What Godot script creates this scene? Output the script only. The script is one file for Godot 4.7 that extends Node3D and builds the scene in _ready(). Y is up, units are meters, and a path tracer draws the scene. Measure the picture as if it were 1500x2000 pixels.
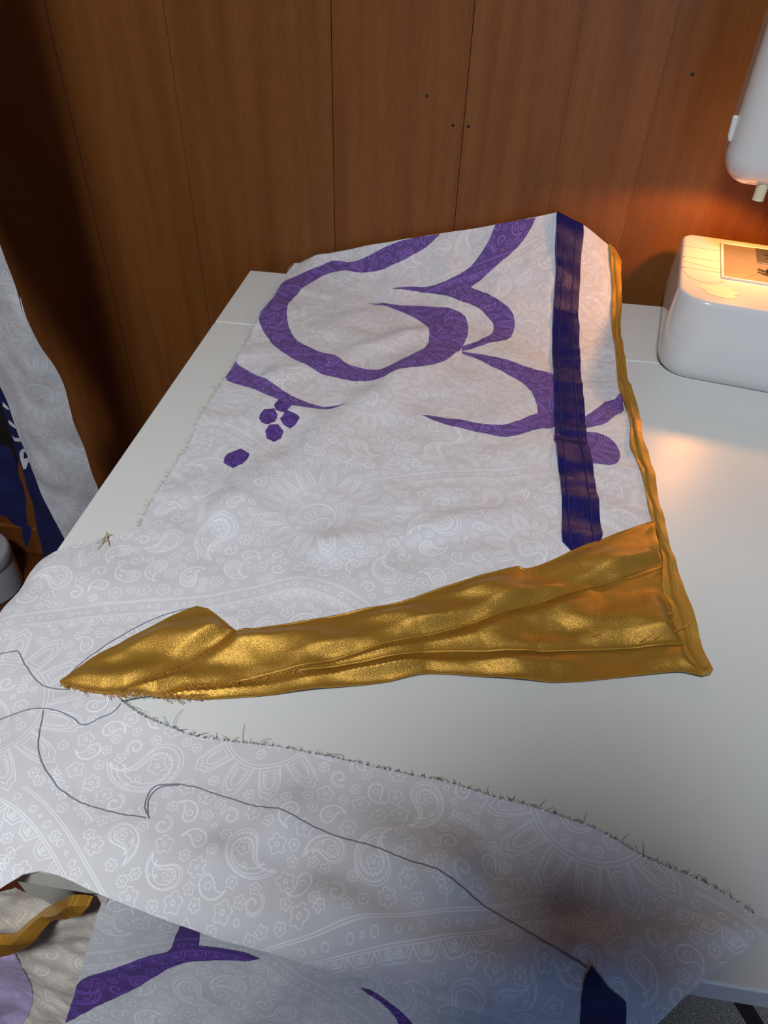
extends Node3D

# ---------------------------------------------------------------- places (metres)
const H := 0.45
const YT := 0.73            # table top
const ZW := -1.053          # face of the panelled wall
const XL := -0.33525        # left edge of the table
const ZF := -0.1485         # front edge of the table
const ZB := -1.0125         # back edge of the table
const FR := 0.02           # radius of the cloth over the front edge
const ZC := -0.1475
const FT := 1.2566
var wall_x := [-0.635, -0.529, -0.222, 0.097, 0.232, 0.309, 0.403, 0.45]
var wall_y := [-0.028, 0.039, 0.122, 0.203, 0.244, 0.21, 0.155, 0.13]
var folds := [[-0.207,-0.469,-0.031,-0.814,0.0120,0.024], [-0.218,-0.715,-0.037,-0.882,0.0060,0.016], [-0.101,-0.443,0.066,-0.524,0.0080,0.018], [-0.108,-0.395,0.084,-0.468,0.0040,0.020], [-0.163,-0.974,-0.020,-0.996,0.0015,0.015], [0.159,-0.978,0.187,-1.014,0.0016,0.007], [0.157,-0.774,0.185,-0.783,0.0016,0.007], [-0.078,-0.199,0.021,-0.180,0.0130,0.024], [0.021,-0.180,0.104,-0.145,0.0120,0.022], [-0.049,-0.157,0.076,-0.133,0.0070,0.014], [0.064,-0.195,0.099,-0.152,-0.0050,0.020], [0.102,-0.155,0.205,-0.178,0.0040,0.010], [0.115,-0.145,0.178,-0.156,0.0030,0.010], [-0.341,-0.339,-0.262,-0.399,0.0015,0.018], [-0.281,-0.493,-0.147,-0.479,0.0020,0.014], [-0.262,-0.186,-0.140,-0.160,0.0030,0.020], [-0.115,-0.170,-0.005,-0.144,0.0060,0.014]]
var crumple := FastNoiseLite.new()
var satin := FastNoiseLite.new()
var rng := RandomNumberGenerator.new()
var M := {}
var paisley_img: Image
var pix := PackedByteArray()
var occ := PackedByteArray()
const T := 2048

# ---------------------------------------------------------------- nodes
func obj(called: String, mesh: Mesh, mat: Material, parent: Node = self) -> MeshInstance3D:
	var o := MeshInstance3D.new()
	o.name = called
	o.mesh = mesh
	o.material_override = mat
	o.cast_shadow = GeometryInstance3D.SHADOW_CASTING_SETTING_ON
	parent.add_child(o, true)
	return o

func tag(o: Node, label: String, category: String, group := "") -> Node:
	o.set_meta("label", label)
	o.set_meta("category", category)
	if group != "":
		o.set_meta("group", group)
	return o

func thing(called: String, at: Vector3, label: String, category: String, group := "") -> Node3D:
	var o := Node3D.new()
	o.name = called
	o.position = at
	add_child(o, true)
	tag(o, label, category, group)
	return o

func structure(o: Node) -> Node:
	o.set_meta("kind", "structure")
	return o

func mat(c: Color, rough := 0.6, metal := 0.0, spec := 0.5) -> StandardMaterial3D:
	var m := StandardMaterial3D.new()
	m.albedo_color = c
	m.roughness = rough
	m.metallic = metal
	m.metallic_specular = spec
	return m

func noise_tex(freq: float, seed_: int, oct := 4, size := 512, normal := false, strength := 4.0, ramp: Gradient = null) -> NoiseTexture2D:
	var n := FastNoiseLite.new()
	n.seed = seed_
	n.noise_type = FastNoiseLite.TYPE_SIMPLEX_SMOOTH
	n.frequency = freq
	n.fractal_octaves = oct
	var t := NoiseTexture2D.new()
	t.width = size
	t.height = size
	t.seamless = true
	t.noise = n
	t.as_normal_map = normal
	t.bump_strength = strength
	if ramp:
		t.color_ramp = ramp
	return t

# ---------------------------------------------------------------- meshes
class Bag:
	var v := PackedVector3Array()
	var n := PackedVector3Array()
	var u := PackedVector2Array()
	var i := PackedInt32Array()
	func vert(p: Vector3, nn: Vector3, uv := Vector2.ZERO) -> int:
		v.append(p)
		n.append(nn)
		u.append(uv)
		return v.size() - 1
	# front faces run clockwise seen from the side of the normal
	func tri(a: int, b: int, c: int) -> void:
		var g := (v[b] - v[a]).cross(v[c] - v[a])
		if g.dot(n[a] + n[b] + n[c]) > 0.0:
			i.append_array(PackedInt32Array([a, c, b]))
		else:
			i.append_array(PackedInt32Array([a, b, c]))
	func quad(a: int, b: int, c: int, d: int) -> void:
		tri(a, b, c)
		tri(a, c, d)
	func mesh() -> ArrayMesh:
		var arr := []
		arr.resize(Mesh.ARRAY_MAX)
		arr[Mesh.ARRAY_VERTEX] = v
		arr[Mesh.ARRAY_NORMAL] = n
		arr[Mesh.ARRAY_TEX_UV] = u
		arr[Mesh.ARRAY_INDEX] = i
		var m := ArrayMesh.new()
		m.add_surface_from_arrays(Mesh.PRIMITIVE_TRIANGLES, arr)
		return m

# a box with rounded edges, centred on c
func rbox(b: Bag, c: Vector3, size: Vector3, r: float, seg := 3, turn := Basis.IDENTITY) -> void:
	var h := size * 0.5
	r = minf(r, minf(h.x, minf(h.y, h.z)))
	var ts := PackedFloat32Array()
	var side := []
	for k in seg + 1:
		side.append([-1.0, k / float(seg)])
	for k in seg + 1:
		side.append([1.0, k / float(seg)])
	for face in 6:
		var ax := face / 2
		var sg := 1.0 if face % 2 == 0 else -1.0
		var a1 := (ax + 1) % 3
		var a2 := (ax + 2) % 3
		var ids := []
		for p in side:
			for q in side:
				# angle on each side: from 45 degrees at the outer rim to 0 at the flat
				var tp: float = (1.0 - p[1]) * PI / 4 if p[0] < 0 else p[1] * PI / 4
				var tq: float = (1.0 - q[1]) * PI / 4 if q[0] < 0 else q[1] * PI / 4
				var d := Vector3.ZERO
				d[ax] = sg
				d[a1] = p[0] * tan(tp)
				d[a2] = q[0] * tan(tq)
				d = d.normalized()
				var core := Vector3.ZERO
				core[ax] = sg * (h[ax] - r)
				core[a1] = p[0] * (h[a1] - r)
				core[a2] = q[0] * (h[a2] - r)
				ids.append(b.vert(c + turn * (core + d * r), turn * d, Vector2(p[0] * h[a1], q[0] * h[a2])))
		var w := side.size()
		for y in w - 1:
			for x in w - 1:
				b.quad(ids[y * w + x], ids[(y + 1) * w + x], ids[(y + 1) * w + x + 1], ids[y * w + x + 1])

func box_mesh(c: Vector3, size: Vector3, r := 0.002, seg := 2, turn := Basis.IDENTITY) -> ArrayMesh:
	var b := Bag.new()
	rbox(b, c, size, r, seg, turn)
	return b.mesh()

# rings of points joined side by side; each ring is closed; normals from the neighbours
func loft(b: Bag, rings: Array, cap_first := true, cap_last := true) -> void:
	var k: int = rings[0].size()
	var first := b.v.size()
	var centre := Vector3.ZERO
	for ring in rings:
		for p in ring:
			centre += p
	centre /= rings.size() * k
	for j in rings.size():
		for q in k:
			var p: Vector3 = rings[j][q]
			var dq: Vector3 = rings[j][(q + 1) % k] - rings[j][(q + k - 1) % k]
			var dj: Vector3 = rings[mini(j + 1, rings.size() - 1)][q] - rings[maxi(j - 1, 0)][q]
			var n := dq.cross(dj).normalized()
			var mid := Vector3.ZERO
			for z in rings[j]:
				mid += z
			mid /= k
			if n.dot(p - mid) < 0:
				n = -n
			b.vert(p, n, Vector2(q / float(k), j))
	for j in rings.size() - 1:
		for q in k:
			b.quad(first + j * k + q, first + j * k + (q + 1) % k, first + (j + 1) * k + (q + 1) % k, first + (j + 1) * k + q)
	for e in 2:
		if (e == 0 and not cap_first) or (e == 1 and not cap_last):
			continue
		var ring = rings[0] if e == 0 else rings[-1]
		var other = rings[1] if e == 0 else rings[-2]
		var mid := Vector3.ZERO
		var mid2 := Vector3.ZERO
		for q in k:
			mid += ring[q]
			mid2 += other[q]
		mid /= k
		mid2 /= k
		var n: Vector3 = (ring[1] - ring[0]).cross(ring[k / 3] - ring[0]).normalized()
		if n.dot(mid - centre) < 0:
			n = -n
		var m := b.vert(mid, n)
		var ids := []
		for q in k:
			ids.append(b.vert(ring[q], n))
		for q in k:
			b.tri(m, ids[q], ids[(q + 1) % k])

func circle(c: Vector3, ax: Vector3, r: float, k := 20) -> PackedVector3Array:
	var up := Vector3.UP if absf(ax.normalized().y) < 0.9 else Vector3.RIGHT
	var x := ax.cross(up).normalized()
	var y := ax.cross(x).normalized()
	var o := PackedVector3Array()
	for q in k:
		var a := TAU * q / k
		o.append(c + (x * cos(a) + y * sin(a)) * r)
	return o

func lathe(profile: Array, ax := Vector3.UP, at := Vector3.ZERO, k := 32) -> ArrayMesh:
	var b := Bag.new()
	var rings := []
	for p in profile:
		rings.append(circle(at + ax * p[1], ax, p[0], k))
	loft(b, rings)
	return b.mesh()

func tube(b: Bag, pts: PackedVector3Array, r: float, k := 4, r_end := -1.0) -> void:
	var rings := []
	for j in pts.size():
		var d := (pts[mini(j + 1, pts.size() - 1)] - pts[maxi(j - 1, 0)]).normalized()
		var rr := r if r_end < 0 else lerpf(r, r_end, j / float(pts.size() - 1))
		rings.append(circle(pts[j], d, rr, k))
	loft(b, rings)

# ring of a rectangle with round corners in a horizontal plane; radii: back-left, back-right, front-right, front-left
func rrect(x0: float, x1: float, z0: float, z1: float, y: float, rad: Array, inset := 0.0, seg := 8) -> PackedVector3Array:
	var o := PackedVector3Array()
	var cs := [Vector2(x0, z0), Vector2(x1, z0), Vector2(x1, z1), Vector2(x0, z1)]
	var sg := [Vector2(1, 1), Vector2(-1, 1), Vector2(-1, -1), Vector2(1, -1)]
	for q in 4:
		var r: float = rad[q]
		var c: Vector2 = cs[q] + sg[q] * r
		for k in seg + 1:
			var a := PI + q * PI / 2 + k / float(seg) * PI / 2
			o.append(Vector3(c.x + cos(a) * (r - inset), y, c.y + sin(a) * (r - inset)))
	return o

# ---------------------------------------------------------------- the surfaces that the cloths follow
func top_height(x: float) -> float:
	var u := x / H
	if u <= wall_x[0]:
		return 0.0
	for k in wall_x.size() - 1:
		if u <= wall_x[k + 1]:
			var a: float = lerpf(wall_y[k], wall_y[k + 1], (u - wall_x[k]) / (wall_x[k + 1] - wall_x[k]))
			return maxf(0.0, a) * H
	return 0.13 * H

# kind 0: the big cloth over the table; 1, 2: the cloths hanging below; 3: hanging on the left
func base_at(kind: int, x: float, s: float) -> Vector3:
	if kind == 0:
		var y := YT + 0.0015
		var z := s
		if s > ZC:
			var d := s - ZC
			if d < FR * FT:
				var a := d / FR
				z = ZC + FR * sin(a)
				y += FR * (cos(a) - 1.0)
			else:
				var e := d - FR * FT
				z = ZC + FR * sin(FT) + e * cos(FT)
				y += FR * (cos(FT) - 1.0) - e * sin(FT)
		elif s < -0.6:
			var a := top_height(x)
			var z0 := ZW + 0.06 + 1.6 * a
			var t := clampf((z0 - s) / (z0 - ZW - 0.009), 0.0, 1.1)
			y += a * t * t
		if x < XL + 0.004:
			var o := XL + 0.004 - x
			y -= minf(o * o * 14.0 + o * 0.2, 0.2)
		return Vector3(x, y, z)
	if kind == 1:
		return Vector3(x, 0.712 - s * 0.9701, -0.143 + s * 0.2425)
	if kind == 2:
		return Vector3(x, 0.712 - s * 0.9968, -0.142 + s * 0.0797)
	return Vector3(x, -s, -0.72)

func wrinkle(kind: int, x: float, s: float) -> float:
	if kind == 0:
		var w := 0.0
		for f in folds:
			var dx: float = f[2] - f[0]
			var ds: float = f[3] - f[1]
			var l2: float = dx * dx + ds * ds
			var t: float = ((x - f[0]) * dx + (s - f[1]) * ds) / l2
			var e := 0.0
			if t < 0.0:
				e = -t
			elif t > 1.0:
				e = t - 1.0
			e *= sqrt(l2)
			t = clampf(t, 0.0, 1.0)
			var px: float = x - f[0] - dx * t
			var ps: float = s - f[1] - ds * t
			var d2: float = (px * px + ps * ps + e * e) / (f[5] * f[5])
			if d2 < 9.0:
				w += f[4] * exp(-d2) * (0.75 + 0.25 * cos(t * 9.0))
		var n := crumple.get_noise_2d(x * 1000.0, s * 1000.0)
		var n2 := crumple.get_noise_2d(x * 3600.0 + 500.0, s * 3600.0)
		w += 0.004 * (n + 0.35) + 0.0003 * n2
		return maxf(w, 0.0) if s < ZC else w
	if kind == 1:
		return 0.006 * (0.4 + crumple.get_noise_2d(x * 700.0 + s * 400.0, s * 130.0)) + 0.001 * crumple.get_noise_2d(x * 2500.0, s * 1200.0)
	if kind == 2:
		return 0.007 * (0.4 + crumple.get_noise_2d(x * 1300.0 + 900.0, s * 800.0)) + 0.002 * crumple.get_noise_2d(x * 4000.0, s * 2600.0)
	return 0.012 * sin(x * 38.0 + s * 5.0) + 0.004 * crumple.get_noise_2d(x * 1500.0, s * 900.0)

func on(kind: int, x: float, s: float, lift: float) -> Vector3:
	var p := base_at(kind, x, s)
	var dx := base_at(kind, x + 0.001, s) - p
	var ds := base_at(kind, x, s + 0.001) - p
	var n := ds.cross(dx).normalized()
	return p + n * (wrinkle(kind, x, s) + lift)

var rim := PackedVector2Array()
func edge_fade(x: float, s: float) -> float:
	if rim.is_empty():
		return 1.0
	var p := Vector2(x, s)
	var d := 1.0
	for k in rim.size():
		var a := rim[k]
		var ab := rim[(k + 1) % rim.size()] - a
		var h := clampf((p - a).dot(ab) / maxf(ab.length_squared(), 1e-12), 0.0, 1.0)
		d = minf(d, p.distance_squared_to(a + ab * h))
	return smoothstep(0.0, 0.014, sqrt(d))

func pucker(how: int, x: float, s: float) -> float:
	if how == 1:      # satin laid nearly flat, softly waved
		return edge_fade(x, s) * 0.0060 * (satin.get_noise_2d(x * 800.0 + 333.0 + s * 700.0, s * 1700.0) + 0.8) + 0.0006 * (satin.get_noise_2d(x * 2200.0 + s * 1500.0, s * 4200.0) + 0.8)
	if how == 2:      # ribbon puckered along its length
		return 0.0034 * (satin.get_noise_2d(x * 350.0 + 77.0, s * 2300.0) + 0.8)
	if how == 3:      # folded tape edge
		return 0.0035 + 0.003 * satin.get_noise_2d(x * 1500.0, s * 2200.0 + 99.0)
	return 0.0

func pts(a: Array) -> PackedVector2Array:
	var o := PackedVector2Array()
	for k in a.size() / 2:
		o.append(Vector2(a[2 * k] * 0.0001, a[2 * k + 1] * 0.0001))
	return o

func smooth_closed(p: PackedVector2Array, ragged := 0.0) -> PackedVector2Array:
	var o := PackedVector2Array()
	var n := p.size()
	for k in n:
		var a := p[(k + n - 1) % n]
		var b := p[k]
		var c := p[(k + 1) % n]
		var d := p[(k + 2) % n]
		var steps := clampi(int(b.distance_to(c) / 0.006), 1, 8)
		var sharp := (b - a).normalized().dot((c - b).normalized()) < 0.35 or (c - b).normalized().dot((d - c).normalized()) < 0.35
		for j in steps:
			var t := j / float(steps)
			var q := b.lerp(c, t) if sharp else b.cubic_interpolate(c, a, d, t)
			if ragged > 0.0:
				q += Vector2(rng.randf_range(-ragged, ragged), rng.randf_range(-ragged, ragged))
			o.append(q)
	return o

func smooth_open(p: PackedVector2Array, step := 0.004) -> PackedVector2Array:
	var o := PackedVector2Array()
	var n := p.size()
	for k in n - 1:
		var a := p[maxi(k - 1, 0)]
		var b := p[k]
		var c := p[k + 1]
		var d := p[mini(k + 2, n - 1)]
		var steps := maxi(int(b.distance_to(c) / step), 1)
		for j in steps:
			o.append(b.cubic_interpolate(c, a, d, j / float(steps)))
	o.append(p[n - 1])
	return o

# a sheet in the outline poly on surface `kind`, `lift` above it, with its edge turned down by `skirt`
func patch(kind: int, poly: PackedVector2Array, cell: float, lift: float, how := 0, skirt := 0.0, uv_turn := 0.0) -> ArrayMesh:
	var b := Bag.new()
	var lo := poly[0]
	var hi := poly[0]
	for p in poly:
		lo = lo.min(p)
		hi = hi.max(p)
	var nx := int((hi.x - lo.x) / cell) + 2
	var ny := int((hi.y - lo.y) / cell) + 2
	lo -= Vector2(cell, cell) * 0.5
	var inside := PackedByteArray()
	inside.resize((nx + 1) * (ny + 1))
	for y in ny + 1:
		for x in nx + 1:
			inside[y * (nx + 1) + x] = 1 if Geometry2D.is_point_in_polygon(lo + Vector2(x, y) * cell, poly) else 0
	# cells that the outline runs through
	var cut := {}
	for k in poly.size():
		var p := poly[k]
		var q := poly[(k + 1) % poly.size()]
		var st := maxi(int(p.distance_to(q) / (cell * 0.12)), 1)
		for j in st + 1:
			var g := (p.lerp(q, j / float(st)) - lo) / cell
			cut[int(g.y) * nx + int(g.x)] = true
	var made := {}
	for y in ny:
		for x in nx:
			var c := y * nx + x
			var at := lo + Vector2(x, y) * cell
			var sum := inside[y * (nx + 1) + x] + inside[y * (nx + 1) + x + 1] + inside[(y + 1) * (nx + 1) + x] + inside[(y + 1) * (nx + 1) + x + 1]
			if cut.has(c) or (sum > 0 and sum < 4):
				var sq := PackedVector2Array([at, at + Vector2(cell, 0), at + Vector2(cell, cell), at + Vector2(0, cell)])
				for piece in Geometry2D.intersect_polygons(sq, poly):
					var ids := []
					for p in piece:
						ids.append(_v(b, made, kind, p, lift, how))
					var tr := Geometry2D.triangulate_polygon(piece)
					for k in tr.size() / 3:
						b.tri(ids[tr[3 * k]], ids[tr[3 * k + 1]], ids[tr[3 * k + 2]])
			elif sum == 4:
				b.quad(_v(b, made, kind, at, lift, how), _v(b, made, kind, at + Vector2(cell, 0), lift, how), _v(b, made, kind, at + Vector2(cell, cell), lift, how), _v(b, made, kind, at + Vector2(0, cell), lift, how))
	if skirt > 0.0:
		var n := poly.size()
		var ccw := not Geometry2D.is_polygon_clockwise(poly)
		for k in n:
			var p := poly[k]
			var q := poly[(k + 1) % n]
			var pu := on(kind, p.x, p.y, lift + pucker(how, p.x, p.y))
			var qu := on(kind, q.x, q.y, lift + pucker(how, q.x, q.y))
			var pd := on(kind, p.x, p.y, lift - skirt)
			var qd := on(kind, q.x, q.y, lift - skirt)
			var o := (qu - pu).cross(pd - pu).normalized()
			var e := q - p
			var outw := Vector2(e.y, -e.x) if ccw else Vector2(-e.y, e.x)
			var test := on(kind, p.x + outw.normalized().x * 0.0005, p.y + outw.normalized().y * 0.0005, lift) - on(kind, p.x, p.y, lift)
			if o.dot(test) < 0:
				o = -o
			b.quad(b.vert(pu, o, p / 0.42), b.vert(qu, o, q / 0.42), b.vert(qd, o, q / 0.42), b.vert(pd, o, p / 0.42))
	return b.mesh()

func _v(b: Bag, made: Dictionary, kind: int, p: Vector2, lift: float, how: int) -> int:
	var key := Vector2i(roundi(p.x * 200000.0), roundi(p.y * 200000.0))
	if made.has(key):
		return made[key]
	var e := 0.0012
	var l := lift + pucker(how, p.x, p.y)
	var q := on(kind, p.x, p.y, l)
	var qx := on(kind, p.x + e, p.y, lift + pucker(how, p.x + e, p.y))
	var qs := on(kind, p.x, p.y + e, lift + pucker(how, p.x, p.y + e))
	var n := (qs - q).cross(qx - q).normalized()
	var id := b.vert(q, n, p / 0.42)
	made[key] = id
	return id

# outline of a stripe of a given width along a line
func stripe(line: PackedVector2Array, w: float, w_end := -1.0) -> PackedVector2Array:
	var l := PackedVector2Array()
	var r := PackedVector2Array()
	for k in line.size():
		var d := (line[mini(k + 1, line.size() - 1)] - line[maxi(k - 1, 0)]).normalized()
		var ww := w if w_end < 0 else lerpf(w, w_end, k / float(line.size() - 1))
		var s := Vector2(d.y, -d.x) * ww * 0.5
		l.append(line[k] + s)
		r.append(line[k] - s)
	r.reverse()
	l.append_array(r)
	return l

# a narrow band along a line: 5 points across, rounded
func cord(kind: int, line: PackedVector2Array, w: float, lift: float, high: float, how := 0, ticks := 0.0) -> ArrayMesh:
	var b := Bag.new()
	var rows := []
	for k in line.size():
		var d := (line[mini(k + 1, line.size() - 1)] - line[maxi(k - 1, 0)]).normalized()
		var s := Vector2(d.y, -d.x) * w * 0.5
		var row := []
		for j in 5:
			var t := j / 2.0 - 1.0
			var p := line[k] + s * t
			var up := high * (1.0 - t * t)
			if ticks > 0.0 and k % 2 == 0:
				up *= 1.0 - ticks
			row.append(on(kind, p.x, p.y, lift + up + pucker(how, p.x, p.y)))
		rows.append(row)
	var ids := []
	for k in rows.size():
		for j in 5:
			var a: Vector3 = rows[mini(k + 1, rows.size() - 1)][j] - rows[maxi(k - 1, 0)][j]
			var c: Vector3 = rows[k][mini(j + 1, 4)] - rows[k][maxi(j - 1, 0)]
			var n := a.cross(c).normalized()
			var upw := on(kind, line[k].x, line[k].y, 0.01) - on(kind, line[k].x, line[k].y, 0.0)
			if n.dot(upw) < 0:
				n = -n
			ids.append(b.vert(rows[k][j], n, Vector2(j * 0.25, k)))
	for k in rows.size() - 1:
		for j in 4:
			b.quad(ids[k * 5 + j], ids[k * 5 + 5 + j], ids[k * 5 + 6 + j], ids[k * 5 + 1 + j])
	return b.mesh()

# loose fibres along a raw edge
func fibres(kind: int, line: PackedVector2Array, side: float, per_m: float, long: float, r: float, lift := 0.0005) -> ArrayMesh:
	var b := Bag.new()
	for k in line.size() - 1:
		var p := line[k]
		var q := line[k + 1]
		var n := int(p.distance_to(q) * per_m + rng.randf())
		var d := (q - p).normalized()
		var out := Vector2(d.y, -d.x) * side
		for j in n:
			var at := p.lerp(q, rng.randf()) - out * 0.001
			var l := long * (0.25 + 0.75 * rng.randf() * rng.randf())
			var turn := rng.randf_range(-1.1, 1.1)
			var bend := rng.randf_range(-1.0, 1.0)
			var ps := PackedVector3Array()
			for s in 4:
				var t := s / 3.0
				ps.append(on(kind, at.x, at.y, lift + 0.0012 * sin(t * PI) * rng.randf()))
				at += out.rotated(turn + bend * t) * l / 3.0
			tube(b, ps, r, 3, r * 0.6)
	return b.mesh()

# ---------------------------------------------------------------- the printed paisley, a tile of 42 cm
var holes := []
var ring_off := []
func pen(r: float) -> void:
	ring_off = []
	for dy in range(-4, 5):
		for dx in range(-4, 5):
			var a := clampf(r + 0.6 - sqrt(dx * dx + dy * dy), 0.0, 1.0)
			if a > 0.0:
				ring_off.append([dx, dy, int(a * 255.0)])

func stroke(p: PackedVector2Array, closed := false) -> void:
	var n := p.size()
	for k in (n if closed else n - 1):
		var a := p[k]
		var c := p[(k + 1) % n]
		var st := maxi(int(a.distance_to(c) / 1.7), 1)
		for j in st:
			var q := a.lerp(c, j / float(st))
			var hid := false
			for g in holes:
				if q.distance_squared_to(g[0]) < g[1]:
					hid = true
			if hid:
				continue
			var x := int(q.x)
			var y := int(q.y)
			occ[((y >> 4) & 127) * 128 + ((x >> 4) & 127)] = 1
			for o in ring_off:
				var id: int = ((y + o[1]) & 2047) * T + ((x + o[0]) & 2047)
				if pix[id] < o[2]:
					pix[id] = o[2]

func is_free(c: Vector2, r: float) -> bool:
	var g := int(ceil(r / 16.0))
	for y in range(-g, g + 1):
		for x in range(-g, g + 1):
			if x * x + y * y <= g * g and occ[(((int(c.y) >> 4) + y) & 127) * 128 + (((int(c.x) >> 4) + x) & 127)]:
				return false
	return true

func ring(c: Vector2, r: float) -> void:
	var p := PackedVector2Array()
	var n := maxi(8, int(r))
	for k in n:
		p.append(c + Vector2.from_angle(TAU * k / n) * r)
	stroke(p, true)

func rosette(c: Vector2, r: float, n: int, turn := 0.0) -> void:
	var p := PackedVector2Array()
	for k in n * 9:
		var a := TAU * k / (n * 9.0)
		p.append(c + Vector2.from_angle(a + turn) * r * (0.62 + 0.38 * absf(cos(a * n * 0.5))))
	stroke(p, true)
	ring(c, r * 0.22)

func teardrop(size: float, bend: float) -> PackedVector2Array:
	var p := PackedVector2Array()
	for k in 64:
		var t := TAU * k / 64.0
		var q := Vector2(sin(t) * pow(sin(t * 0.5), 1.5) * 0.62, -cos(t) * 0.9) * size
		var a := bend * pow(clampf((size - q.y) / (2.0 * size) , 0.0, 1.0), 2.0)
		# the tail (q.y near -size) curls to one side
		q = Vector2(q.x, q.y).rotated(a)
		p.append(q)
	return p

func place(p: PackedVector2Array, c: Vector2, turn: float, k := 1.0) -> PackedVector2Array:
	var o := PackedVector2Array()
	for q in p:
		o.append(c + (q * k).rotated(turn))
	return o

func paisley(c: Vector2, size: float, turn: float, bend: float) -> void:
	var t := teardrop(size, bend)
	stroke(place(t, c, turn), true)
	stroke(place(t, c, turn, 0.9), true)
	if size > 100:
		stroke(place(t, c, turn, 0.72), true)
	if size > 70:
		var wob := PackedVector2Array()
		var e := place(t, Vector2(0, size * 0.08), 0.0, 0.62)
		for k in e.size():
			wob.append(e[k] * (1.0 + 0.07 * (k % 3 - 1)))
		stroke(place(wob, c, turn), true)
		rosette(c + Vector2(0, size * 0.35).rotated(turn), size * 0.2, 5, turn)
		for k in range(0, 64, 2):
			stroke(place(PackedVector2Array([t[k] * 0.9, t[k] * 0.83]), c, turn))
		ring(c + Vector2(0, -size * 0.1).rotated(turn), size * 0.06)
		ring(c + Vector2(size * 0.04, -size * 0.34).rotated(turn), size * 0.05)
	else:
		ring(c + Vector2(0, size * 0.3).rotated(turn), size * 0.18)

func medallion(c: Vector2, r: float, long: float, n: int, from: float, to: float) -> void:
	ring(c, r)
	ring(c, r * 1.07)
	for k in n:
		var a := lerpf(from, to, k / float(n))
		var w := (to - from) * r * 1.07 / n * 0.46
		for lay in 3:
			var sc: float = [1.0, 0.84, 0.55][lay]
			var p := PackedVector2Array()
			for j in 25:
				var t := j / 24.0
				var u := sin(t * PI)
				var across := -cos(t * PI)
				var reach := pow(u, 0.75) * long * sc * (0.95 + (0.05 * cos(across * 10.0) if lay < 2 else 0.05))
				var wide := w * sc * across * (0.9 + 0.22 * u)
				p.append(c + Vector2(r * 1.07 + reach + (0.0 if lay < 2 else long * 0.1), wide).rotated(a))
			stroke(p, lay == 2)
		for j in 5:
			var at := c + Vector2(r * 1.07 + long * (0.2 + 0.08 * j), w * 0.4).rotated(a)
			stroke(PackedVector2Array([at, at + Vector2(0, -7).rotated(a)]))
			at = c + Vector2(r * 1.07 + long * (0.2 + 0.08 * j), -w * 0.4).rotated(a)
			stroke(PackedVector2Array([at, at + Vector2(0, 7).rotated(a)]))
	var turn := from + 0.7
	var td := teardrop(r * 0.78, 1.9)
	stroke(place(td, c, turn), true)
	stroke(place(td, c, turn, 0.9), true)
	rosette(c + Vector2(0, r * 0.32).rotated(turn), r * 0.17, 5)
	rosette(c + Vector2(r * 0.05, -r * 0.1).rotated(turn), r * 0.13, 6)
	for k in 9:
		var a := turn + 0.5 + k * 0.62
		var q := c + Vector2.from_angle(a) * r * 0.84
		if is_free(q, 14):
			rosette(q, 13, 4, a)

func band(y0: float, amp: float, phase: float) -> void:
	var path := PackedVector2Array()
	for k in 257:
		var x := k * 8.0
		path.append(Vector2(x, y0 + amp * sin(TAU * x / T + phase) + amp * 0.3 * sin(2.0 * TAU * x / T + phase * 2.0)))
	for d in [-34.0, -27.0, 27.0, 34.0]:
		var p := PackedVector2Array()
		for k in path.size():
			var dir := (path[mini(k + 1, 256)] - path[maxi(k - 1, 0)]).normalized()
			p.append(path[k] + Vector2(-dir.y, dir.x) * d)
		stroke(p)
	for k in range(0, 256, 8):
		ring(path[k], 10)
		if k % 16 == 0:
			ring(path[k + 4], 5)
	for k in range(0, 256, 9):
		var dir := (path[k + 1] - path[k]).normalized()
		var nn := Vector2(-dir.y, dir.x)
		for lay in 2:
			var p := PackedVector2Array()
			var rr: float = [36.0, 24.0][lay]
			for j in 17:
				var a := PI * j / 16.0
				p.append(path[k] + nn * 36.0 + (dir * cos(a) + nn * sin(a)) * rr * (0.88 + 0.12 * absf(cos(a * 3.0))))
			stroke(p)
		rosette(path[k] + nn * 48.0, 9, 4)

func sprig(c: Vector2, long: float, turn: float) -> void:
	var sp := PackedVector2Array()
	for k in 13:
		sp.append(c + Vector2(k / 12.0 * long - long * 0.5, 14.0 * sin(k * 0.4)).rotated(turn))
	stroke(sp)
	for k in range(2, 12, 2):
		for s in [-1, 1]:
			var p := PackedVector2Array()
			var dir := (sp[k + 1] - sp[k]).rotated(s * 0.9).normalized()
			for j in 13:
				var t := j / 12.0 * TAU
				p.append(sp[k] + dir * (12.0 - 12.0 * cos(t)) + dir.orthogonal() * 6.0 * sin(t))
			stroke(p, true)

func curl(c: Vector2, r: float, turn: float) -> void:
	for g in [1.0, 0.8]:
		var p := PackedVector2Array()
		for k in 40:
			var t := k / 39.0
			p.append(c + Vector2.from_angle(turn + t * 7.5) * r * g * (1.0 - 0.8 * t))
		stroke(p)

func scatter(count: int, r: float, what: int) -> void:
	var tries := 0
	var done := 0
	while done < count and tries < count * 60:
		tries += 1
		var c := Vector2(rng.randf() * T, rng.randf() * T)
		if not is_free(c, r * 0.86):
			continue
		done += 1
		var a := rng.randf() * TAU
		if what == 0:
			paisley(c, r * 0.92, a, 1.3 if rng.randf() < 0.5 else -1.3)
		elif what == 1:
			sprig(c, r * 1.9, a)
		elif what == 2:
			curl(c, r * 0.9, a)
		elif what == 3:
			rosette(c, r * 0.95, 5 if rng.randf() < 0.6 else 6, a)
		else:
			ring(c, r * 0.7)

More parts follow.
